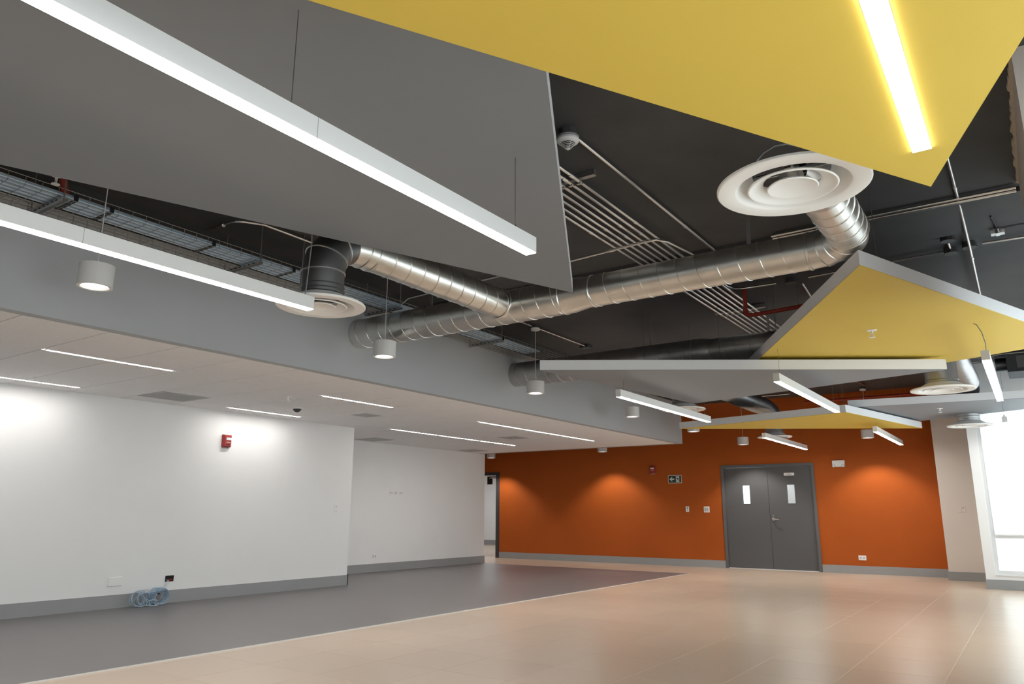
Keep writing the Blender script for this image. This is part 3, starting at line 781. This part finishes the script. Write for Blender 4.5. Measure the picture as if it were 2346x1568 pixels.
for a, (x, y, lb) in enumerate(((-.36, 7.15, 'round junction box standing apart, left of the long conduit'), (-.215, 7.44, 'round junction box on the long conduit at right'), (-.365, 7.52, 'round junction box touching its neighbour, left of the long conduit'), (-1.80, 7.62, 'round junction box by the yellow panel edge under the slab'))):
    j = thing('junction_box', lb, 'junction box', (x, y, ZC), 'round junction boxes')
    MB().lathe([(.056, -.0005), (.056, -.044), (0, -.044)], 8).build('box_body', 'dark_box', j)
    MB().lathe([(0, -.052), (.060, -.052), (.060, -.0445), (0, -.0445)], 8).build('box_cover', 'dark_box', j)
tag(MB().box(-5.12, -4.98, 9.10, 9.22, ZC - .05, ZC - .0005).build('junction_box', 'dark_box'), 'square dark junction box at the end of the slanting conduit', 'junction box')
conduit('junction_nipple', 'short pipe linking two round junction boxes at right', [(-.362, 7.205, ZC - .025), (-.364, 7.46, ZC - .025)], .011)

# red sprinkler pipes
rp = thing('sprinkler_pipe', 'red pipe with a bend behind the big silver duct', 'pipe', (-2.32, 7.75, 3.26))
MB().tube([(0, 0, ZC - 3.26 - .001), (0, 0, -.05), (.012, .008, -.085), (.05, .02, -.10), (.6, .02, -.08), (1.3, .02, -.07)], .022, 14).build('pipe', 'red_pipe', rp)
MB().lathe([(.030, -.02), (.030, .02)], 14, (0, 0, -.06)).build('elbow_fitting', 'red_pipe', rp)
rp2 = thing('sprinkler_pipe', 'red pipe at the far left edge above the tray', 'pipe', (-5.0, 2.05, 3.36))
MB().tube([(.35, -.3, .01), (-.10, .0, .0), (-.56, .25, -.01)], .026, 14).build('pipe', 'red_pipe', rp2)
MB().lathe([(.034, -.03), (.034, .03)], 14, (-.10, 0, 0)).build('coupling', 'red_pipe', rp2)
rp3 = thing('sprinkler_pipe', 'red pipe far back under the slab before the orange wall', 'pipe', (-3.6, 15.5, 3.28))
MB().tube([(0, 0, 0), (2.6, 0, 0)], .025, 12).build('pipe', 'red_pipe', rp3)
MB().tube([(1.1, 0, 0), (1.1, 0, .169)], .006, 6).build('pipe_hanger', 'steel_dark', rp3)

# sprinkler heads
def sprinkler(loc, label, plate=True, drop=.0):
    s = thing('sprinkler', label, 'sprinkler', loc, 'sprinkler heads')
    if plate:
        MB().lathe([(0, -.006), (.036, -.006), (.042, -.0005), (0, -.0005)], 24).build('escutcheon', 'plate_white', s)
    MB().tube([(0, 0, -.005 if plate else drop), (0, 0, -.030)], .009, 10).build('head_body', 'plate_white', s)
    MB().tube([(-.011, 0, -.026), (-.011, 0, -.052), (0, 0, -.060), (.011, 0, -.052), (.011, 0, -.026)], .0035, 6).build('head_arms', 'plate_white', s)
    MB().lathe([(0, -.066), (.026, -.066), (.026, -.062), (0, -.060)], 20).build('deflector', 'plate_white', s)
    return s
sprinkler((-.995, 6.89, 2.64), 'sprinkler head in the right yellow panel')
sprinkler((-.99, 12.224, 2.58), 'sprinkler head in the far right grey panel')
sprinkler((-1.211, 6.207, ZC), 'small white sprinkler head on the slab above the big silver duct', True)
sprinkler((-7.128, 5.664, ZD), 'sprinkler head in the tile ceiling nearest the black dome')
sprinkler((-5.025, 2.01, 3.24), 'white sprinkler head below the dark grey panel edge at far left', True, .05)
tag(MB().tube([(-5.025, 2.01, 3.2395), (-5.025, 2.01, 3.449)], .011, 8).build('sprinkler_pipe', 'wire_zinc'), 'short grey drop pipe above the far left sprinkler head', 'pipe')

# cone shaped smoke detector on the slab
sd = thing('smoke_detector', 'cone shaped white smoke detector with ribbed guard on the slab', 'smoke detector', (-2.149, 3.716, ZC))
MB().lathe([(.058, -.0005), (.058, -.045), (0, -.045)], 8).build('mounting_box', 'dark_box', sd)
MB().lathe([(.060, -.0455), (.070, -.05), (.071, -.062), (.070, -.066)], 36).build('base_ring', 'plate_grey', sd)
MB().lathe([(.070, -.066), (.071, -.078), (.062, -.088), (.048, -.092)], 36).build('head_shell', 'plate_white', sd)
MB().lathe([(.0445, -.091), (.012, -.128), (0, -.128)], 28).build('inner_chamber', 'black_plastic', sd)
for k in range(5):
    t = k / 5.; r = .0475 - t * .034; z = -.0925 - t * .038
    MB().lathe([(r, z), (r + .002, z - .002), (r - .001, z - .0045), (r - .003, z - .0025)], 28, closed=True).build('guard_ring', 'plate_white', sd)
for q in range(4):
    th = q * PI / 2 + .97
    MB().tube([(.048 * math.cos(th), .048 * math.sin(th), -.092), (.013 * math.cos(th), .013 * math.sin(th), -.131)], .0016, 5).build('guard_rib', 'plate_white', sd)
MB().lathe([(.0135, -.127), (.013, -.133), (.006, -.137), (0, -.138)], 18).build('guard_tip', 'plate_white', sd)
# dome on the tile ceiling
dm = thing('dome_camera', 'small dark dome device on the tile ceiling above the alarm', 'smoke detector', (-7.86, 6.40, ZD))
MB().lathe([(.075, -.0005), (.075, -.010), (.066, -.016), (0, -.016)], 28).build('dome_base', 'plate_white', dm)
MB().lathe([(.055, -.0165), (.050, -.032), (.028, -.050), (.016, -.056), (0, -.057)], 28).build('dome_cap', 'dark_box', dm)

# ceiling vents in the tile ceiling
VL = ['grey square grille in the tile ceiling, nearest to the viewer', 'square grille in the tile ceiling near the corner of the white wall', 'square grille in the tile ceiling between the two far rows of slot lamps', 'square grille in the tile ceiling at the far corner', 'square grille in the tile ceiling above the start of the stepped back wall']
for (x0, x1, y0, y1), lb in zip(VENTS, VL):
    v = thing('ceiling_grille', lb, 'vent', ((x0 + x1) / 2, (y0 + y1) / 2, ZD), 'ceiling grilles')
    a, b = (x1 - x0) / 2 - .01, (y1 - y0) / 2 - .01
    MB().box(-a, a, -b, -b + .03, -.006, -.0005).box(-a, a, b - .03, b, -.006, -.0005).box(-a, -a + .03, -b + .03, b - .03, -.006, -.0005).box(a - .03, a, -b + .03, b - .03, -.006, -.0005).build('grille_frame', 'grille_grey', v)
    MB().box(-a + .03, a - .03, -b + .03, b - .03, -.002, -.0005).build('grille_back', 'plate_grey', v)
    k = 0; yy = -b + .05
    sl = None
    while yy < b - .04:
        if sl is None:
            o = MB().box(-a + .03, a - .03, -.010, .010, -.0055, -.0025).build('slat', 'grille_grey', v); sl = o.data
        else:
            o = bpy.data.objects.new('slat', sl); COL.objects.link(o); o.parent = v
        o.location = (0, yy, 0)
        yy += .035

# fan coil unit far right under the slab, beam clamp, dark sheet for the broken slab hole
fc = thing('fan_coil_unit', 'dark metal air unit under the slab at far right', 'air unit', (.30, 12.9, 3.08))
MB().box(-.42, .45, -.42, .25, -.02, .30).build('casing', 'dark_box', fc)
MB().tube([(-.42, -.1, .14), (-.56, -.1, .14)], .10, 20).build('outlet_collar', 'steel_dark', fc)
MB().tube([(-.15, -.424, .18), (-.05, -.46, .16), (-.05, -.46, .05), (-.15, -.424, .03)], .012, 8).build('drain_pipe', 'conduit_steel', fc)
MB().box(-.30, .30, -.426, -.4205, .03, .20).build('access_cover', 'steel_dark', fc)
for sx in (-.35, .38):
    MB().tube([(sx, 0, .30), (sx, 0, .3695)], .006, 6).build('hanger_rod', 'steel_dark', fc)
pa = MB(); ring_pts = []
for k in range(26):
    th = 2 * PI * k / 26
    ring_pts.append((.12 + (.20 + random.uniform(-.03, .03)) * math.cos(th), 7.14 + (.055 + random.uniform(-.012, .012)) * math.sin(th)))
pa.prism(ring_pts, ZC - .004, ZC - .0005)
tag(pa.build('slab_hole_shade', 'hole_dark'), 'ragged dark sheet painting the shade of a broken slab hole at the right picture edge', 'hole')  # flat near-black sheet, the hole's shade put into colour
bc = thing('threaded_hanger', 'dark hanger rod with white block under the broken slab patch', 'hanger', (.005, 6.95, ZC))
MB().tube([(-.03, -.22, -.0405), (.0, .05, -.055)], .006, 8).build('rod', 'black_plastic', bc)
MB().tube([(.0, .05, -.055), (.002, .13, -.06)], .018, 10, radii=[.012, .02]).build('socket', 'steel_dark', bc)
MB().box(-.048, .048, .13, .20, -.075, -.05).build('block', 'plate_white', bc)
MB().box(-.014, .014, .125, .205, -.079, -.0755).build('strap', 'galvanised', bc)
tag(MB().tube([(-.66, 3.20, 2.67), (-.717, 3.17, 2.688), (-.764, 3.15, 2.683), (-.813, 3.15, 2.665), (-.845, 3.15, 2.636), (-.857, 3.15, 2.597), (-.862, 3.14, 2.52), (-.86, 3.12, 2.43)], .0045, 6).build('flexible_wire', 'wire_zinc'), 'thin grey wire curving down behind the nearest diffuser', 'wire')

# ================================================================== WALL DEVICES
def device(name, label, cat, loc, rz, parts):
    """parts: (part name, material, MB in local coords, front = -y)"""
    t = thing(name, label, cat, loc, None, rz)
    for pn, m, mb in parts: mb.build(pn, m, t)
    return t
def bevel_plate(w, h, d, e=.006):
    m = MB()
    p0 = [(-w / 2, -h / 2), (w / 2, -h / 2), (w / 2, h / 2), (-w / 2, h / 2)]
    v = [(x, -.0005, z) for x, z in p0] + [(x, -d * .6, z) for x, z in p0] + [(x * (1 - 2 * e / w), -d, z * (1 - 2 * e / h)) for x, z in p0]
    m.v = v
    for a in (0, 4):
        for k in range(4):
            j = (k + 1) % 4
            m.f.append((a + k, a + j, a + 4 + j, a + 4 + k))
    m.f.append((8, 9, 10, 11))
    return m
def slots(rects, d):
    m = MB()
    for (x0, x1, z0, z1) in rects: m.box(x0, x1, -d - .0012, -d + .001, z0, z1)
    return m
RL = PI / 2       # device facing +x (left walls): local -y -> +x
# red alarm on the white wall
al = MB()
p0 = [(-.062, -.085), (.062, -.085), (.062, .085), (-.062, .085)]
def loft(m, secs):
    for (y, s, zo) in secs: m.v += [(x * s, y, z * s + zo) for x, z in p0]
    for a in range(len(secs) - 1):
        for k in range(4):
            j = (k + 1) % 4
            m.f.append((a * 4 + k, a * 4 + j, a * 4 + 4 + j, a * 4 + 4 + k))
    e = (len(secs) - 1) * 4
    m.f.append((e, e + 1, e + 2, e + 3))
    return m
def alarm(loc, rz, label):
    t = thing('fire_alarm', label, 'fire alarm', loc, None, rz)
    loft(MB(), [(-.0005, 1, 0), (-.012, 1, 0), (-.045, .92, 0), (-.058, .78, 0)]).build('alarm_body', 'alarm_red', t)
    MB().box(-.035, .046, -.070, -.0585, .010, .042).build('strobe_lens', 'lens_clear', t)
    MB().box(-.038, -.024, -.071, -.0705, .014, .038).box(-.012, -.004, -.071, -.0705, .014, .03).box(.012, .020, -.071, -.0705, .016, .030).build('lens_ribs', 'plate_grey', t)
    MB().box(-.022, -.004, -.0596, -.0585, -.022, -.014).box(.0, .018, -.0596, -.0585, -.022, -.014).box(.022, .034, -.0596, -.0585, -.022, -.014).build('lettering', 'sign_white', t)
    MB().box(-.030, .030, -.0594, -.0585, -.058, -.044).build('sounder_slot', 'black_plastic', t)
    MB().box(-.05, .05, -.012, -.0005, -.098, -.0855).build('back_plate', 'plate_grey', t)
alarm((XL, 6.132, 2.031), RL, 'red fire alarm with clear strobe on the long white wall')
alarm((-7.053, YO, 2.058), 0, 'small dim red fire alarm on the orange wall left of the exit sign')
device('light_switch', 'narrow white switch plate near the end of the long white wall', 'switch', (XL, 8.164, 1.163), RL, [('plate', 'plate_white', bevel_plate(.07, .115, .008)), ('rocker', 'plate_grey', slots([(-.008, .008, .008, .030), (-.006, .006, -.035, -.03)], .008))])
device('blank_plate', 'blank white wall plate left of the blue cable coil', 'wall plate', (XL, 4.837, .298), RL, [('plate', 'plate_white', bevel_plate(.165, .10, .014, .004))])
hb = device('outlet_box', 'open dark outlet box in the white wall with cables hanging out', 'outlet', (XL, 5.516, .288), RL, [('box_rim', 'plate_white', MB().box(-.058, .058, -.003, -.0005, .036, .041).box(-.058, .058, -.003, -.0005, -.041, -.036)), ('cavity_shade', 'hole_dark', MB().box(-.056, .056, -.0025, -.0005, -.036, .036)), ('inner_wires', 'red_pipe', MB().tube([(-.03, -.004, -.02), (0, -.006, -.005), (.045, -.004, -.012)], .003, 6).tube([(-.01, -.004, -.028), (.03, -.006, -.018)], .003, 6))])  # cavity is a flat dark sheet, its inner shade painted
for k, (y, lb) in enumerate(((10.99, 'left one of three small white plates in a row on the stepped back wall'), (11.128, 'middle one of three small white plates in a row on the stepped back wall'), (11.279, 'right one of three small white plates in a row on the stepped back wall'))):
    device('wall_plate', lb, 'wall plate', (XA, y, 1.477), RL, [('plate', 'plate_white', bevel_plate(.10, .075, .007)), ('sockets', 'grid_white', slots([(-.03, -.008, -.012, .012), (.008, .03, -.012, .012)], .007))])
device('power_outlet', 'white double outlet low on the stepped back wall', 'outlet', (XA, 10.596, .286), RL, [('plate', 'plate_white', bevel_plate(.125, .08, .008)), ('sockets', 'grid_white', slots([(-.042, -.012, -.014, .014), (.012, .042, -.014, .014)], .008))])
device('light_switch', 'narrow white switch plate with black rockers under the exit sign', 'switch', (-6.282, YO, 1.193), 0, [('plate', 'plate_white', bevel_plate(.075, .118, .009)), ('rocker', 'black_plastic', slots([(-.009, .009, .008, .038), (-.010, .010, -.022, -.012), (-.006, .006, -.03, -.022)], .009))])
device('light_switch', 'square white switch plate left of the grey double door', 'switch', (-5.851, YO, 1.184), 0, [('plate', 'plate_white', bevel_plate(.125, .125, .009)), ('rocker', 'grid_white', slots([(-.045, -.004, -.04, .04), (.004, .045, -.04, .04)], .009))])
device('power_outlet', 'white double outlet low on the orange wall right of the door', 'outlet', (-2.859, YO, .291), 0, [('plate', 'plate_white', bevel_plate(.135, .085, .010)), ('sockets', 'grid_white', slots([(-.042, -.012, -.014, .014), (.012, .042, -.014, .014)], .010))])
device('wall_plate', 'pair of beige plates with a dark knob on the beige pier', 'wall plate', (-1.095, 15.2, 1.188), 0, [('plate', 'beige_wall', bevel_plate(.12, .11, .009)), ('knob', 'steel_dark', slots([(.018, .034, .012, .030)], .009)), ('cover_gap', 'plate_grey', slots([(-.002, .002, -.045, .045)], .009))])
# emergency light
em = thing('emergency_light', 'grey twin head emergency light on the orange wall right of the door', 'light', (-3.12, YO, 2.058))
loft(MB(), [(-.0005, 1, 0), (-.05, 1, 0), (-.062, .95, 0)])
eb_ = MB().box(-.112, .112, -.055, -.0005, -.058, .064); eb_.build('case', 'plate_white', em)
for sx in (-.085, .085):
    l = MB().lathe([(0, -.012), (.028, -.012), (.030, 0), (.024, .03), (0, .03)], 20); l.v = [(x + sx, z - .070, y - .042) for (x, y, z) in l.v]
    h_ = l.build('lamp_head', 'grid_white', em)
    q = MB().lathe([(0, -.004), (.020, -.002), (.020, 0), (0, 0)], 16); q.v = [(x + sx, z - .0822, y - .042) for (x, y, z) in q.v]
    q.build('lamp_glass', 'lens_clear', h_)
# running man exit sign
sg = thing('exit_sign', 'dark green exit sign with white left arrow and running figure', 'sign', (-6.538, YO, 1.838))
MB().box(-.156, .156, -.008, -.0005, -.086, .086).build('sign_board', 'sign_white', sg)
MB().box(-.147, .147, -.0092, -.0082, -.077, .077).build('sign_field', 'sign_green', sg)
def flat(poly, y0, y1):
    m = MB().prism(poly, 0, 1)
    m.v = [(x, y0 if z < .5 else y1, y) for (x, y, z) in m.v]
    return m
ar = [(-.125, .0), (-.072, .048), (-.052, .048), (-.085, .014), (-.012, .014), (-.012, -.014), (-.085, -.014), (-.052, -.048), (-.072, -.048)]
flat(ar, -.0094, -.0104).build('arrow', 'sign_white', sg)
MB().box(.025, .105, -.0104, -.0094, -.062, .062).build('doorway_symbol', 'sign_white', sg)
man = MB()
for poly in ([(.045, .062 - .012), (.058, .062 - .012), (.058, .036), (.045, .036)], [(.050, .034), (.075, .028), (.085, .0), (.068, -.008), (.054, .012)], [(.052, .030), (.028, .012), (.032, .004), (.058, .020)], [(.078, .026), (.104, .004), (.098, -.002), (.074, .014)],
             [(.070, .0), (.052, -.022), (.056, -.056), (.046, -.060), (.040, -.020), (.060, .004)], [(.076, .0), (.096, -.018), (.112, -.040), (.104, -.046), (.086, -.026), (.068, -.010)]):
    i0 = len(man.v); q = flat(poly, -.0106, -.0114); man.v += q.v; man.f += [tuple(i0 + k for k in f_) for f_ in q.f]
man.build('running_figure', 'sign_green', sg)

# ================================================================== CABLE COIL ON THE FLOOR
cc = thing('cable_coil', 'loose coil of light blue data cable on the floor against the white wall', 'cable', (XL + .09, 5.22, .001))
def loops(cx, n, R, tilt, m, name, jitter, squash=.92, lean=.35):
    for k in range(n):
        r = R * random.uniform(.82, 1.0); x0 = random.uniform(-.02, .06); y0 = cx + random.uniform(-jitter, jitter)
        pts = []; ph = random.random() * 6; tw = random.uniform(-lean, lean)
        for q in range(27):
            th = 2 * PI * q / 26
            yy = y0 + r * math.cos(th) + .02 * tw * math.sin(2 * th)
            zz = .008 + r * squash * (1 + math.sin(th))
            xx = x0 + tw * .12 * math.sin(th) + .02 * math.cos(th + ph)
            pts.append((max(xx, -.07), yy, max(.006, zz)))
        MB().tube(pts, .0035, 5, caps=False).build(name, m[k % len(m)], cc)
loops(.115, 22, .105, .2, ('cable_blue', 'cable_pale', 'cable_blue'), 'cable_loop', .02)
loops(-.10, 9, .10, .5, ('cable_pale', 'cable_blue'), 'cable_loop', .06, .9, .9)
loops(.02, 5, .06, .5, ('cable_pale',), 'cable_loop', .05, .6, .9)
MB().tube([(-.03, .05, .10), (-.02, .12, .13), (-.01, .15, .12)], .006, 6).build('tie_strap', 'black_plastic', cc)
MB().tube([(-.083, .26, .280), (-.06, .255, .255), (-.055, .235, .21), (-.06, .20, .18), (-.05, .165, .18), (-.04, .14, .14)], .0035, 6).build('loose_end', 'cable_pale', cc)
MB().tube([(-.083, .285, .27), (-.062, .26, .24), (-.06, .24, .19), (-.05, .22, .20)], .003, 6).build('loose_end', 'plate_white', cc)
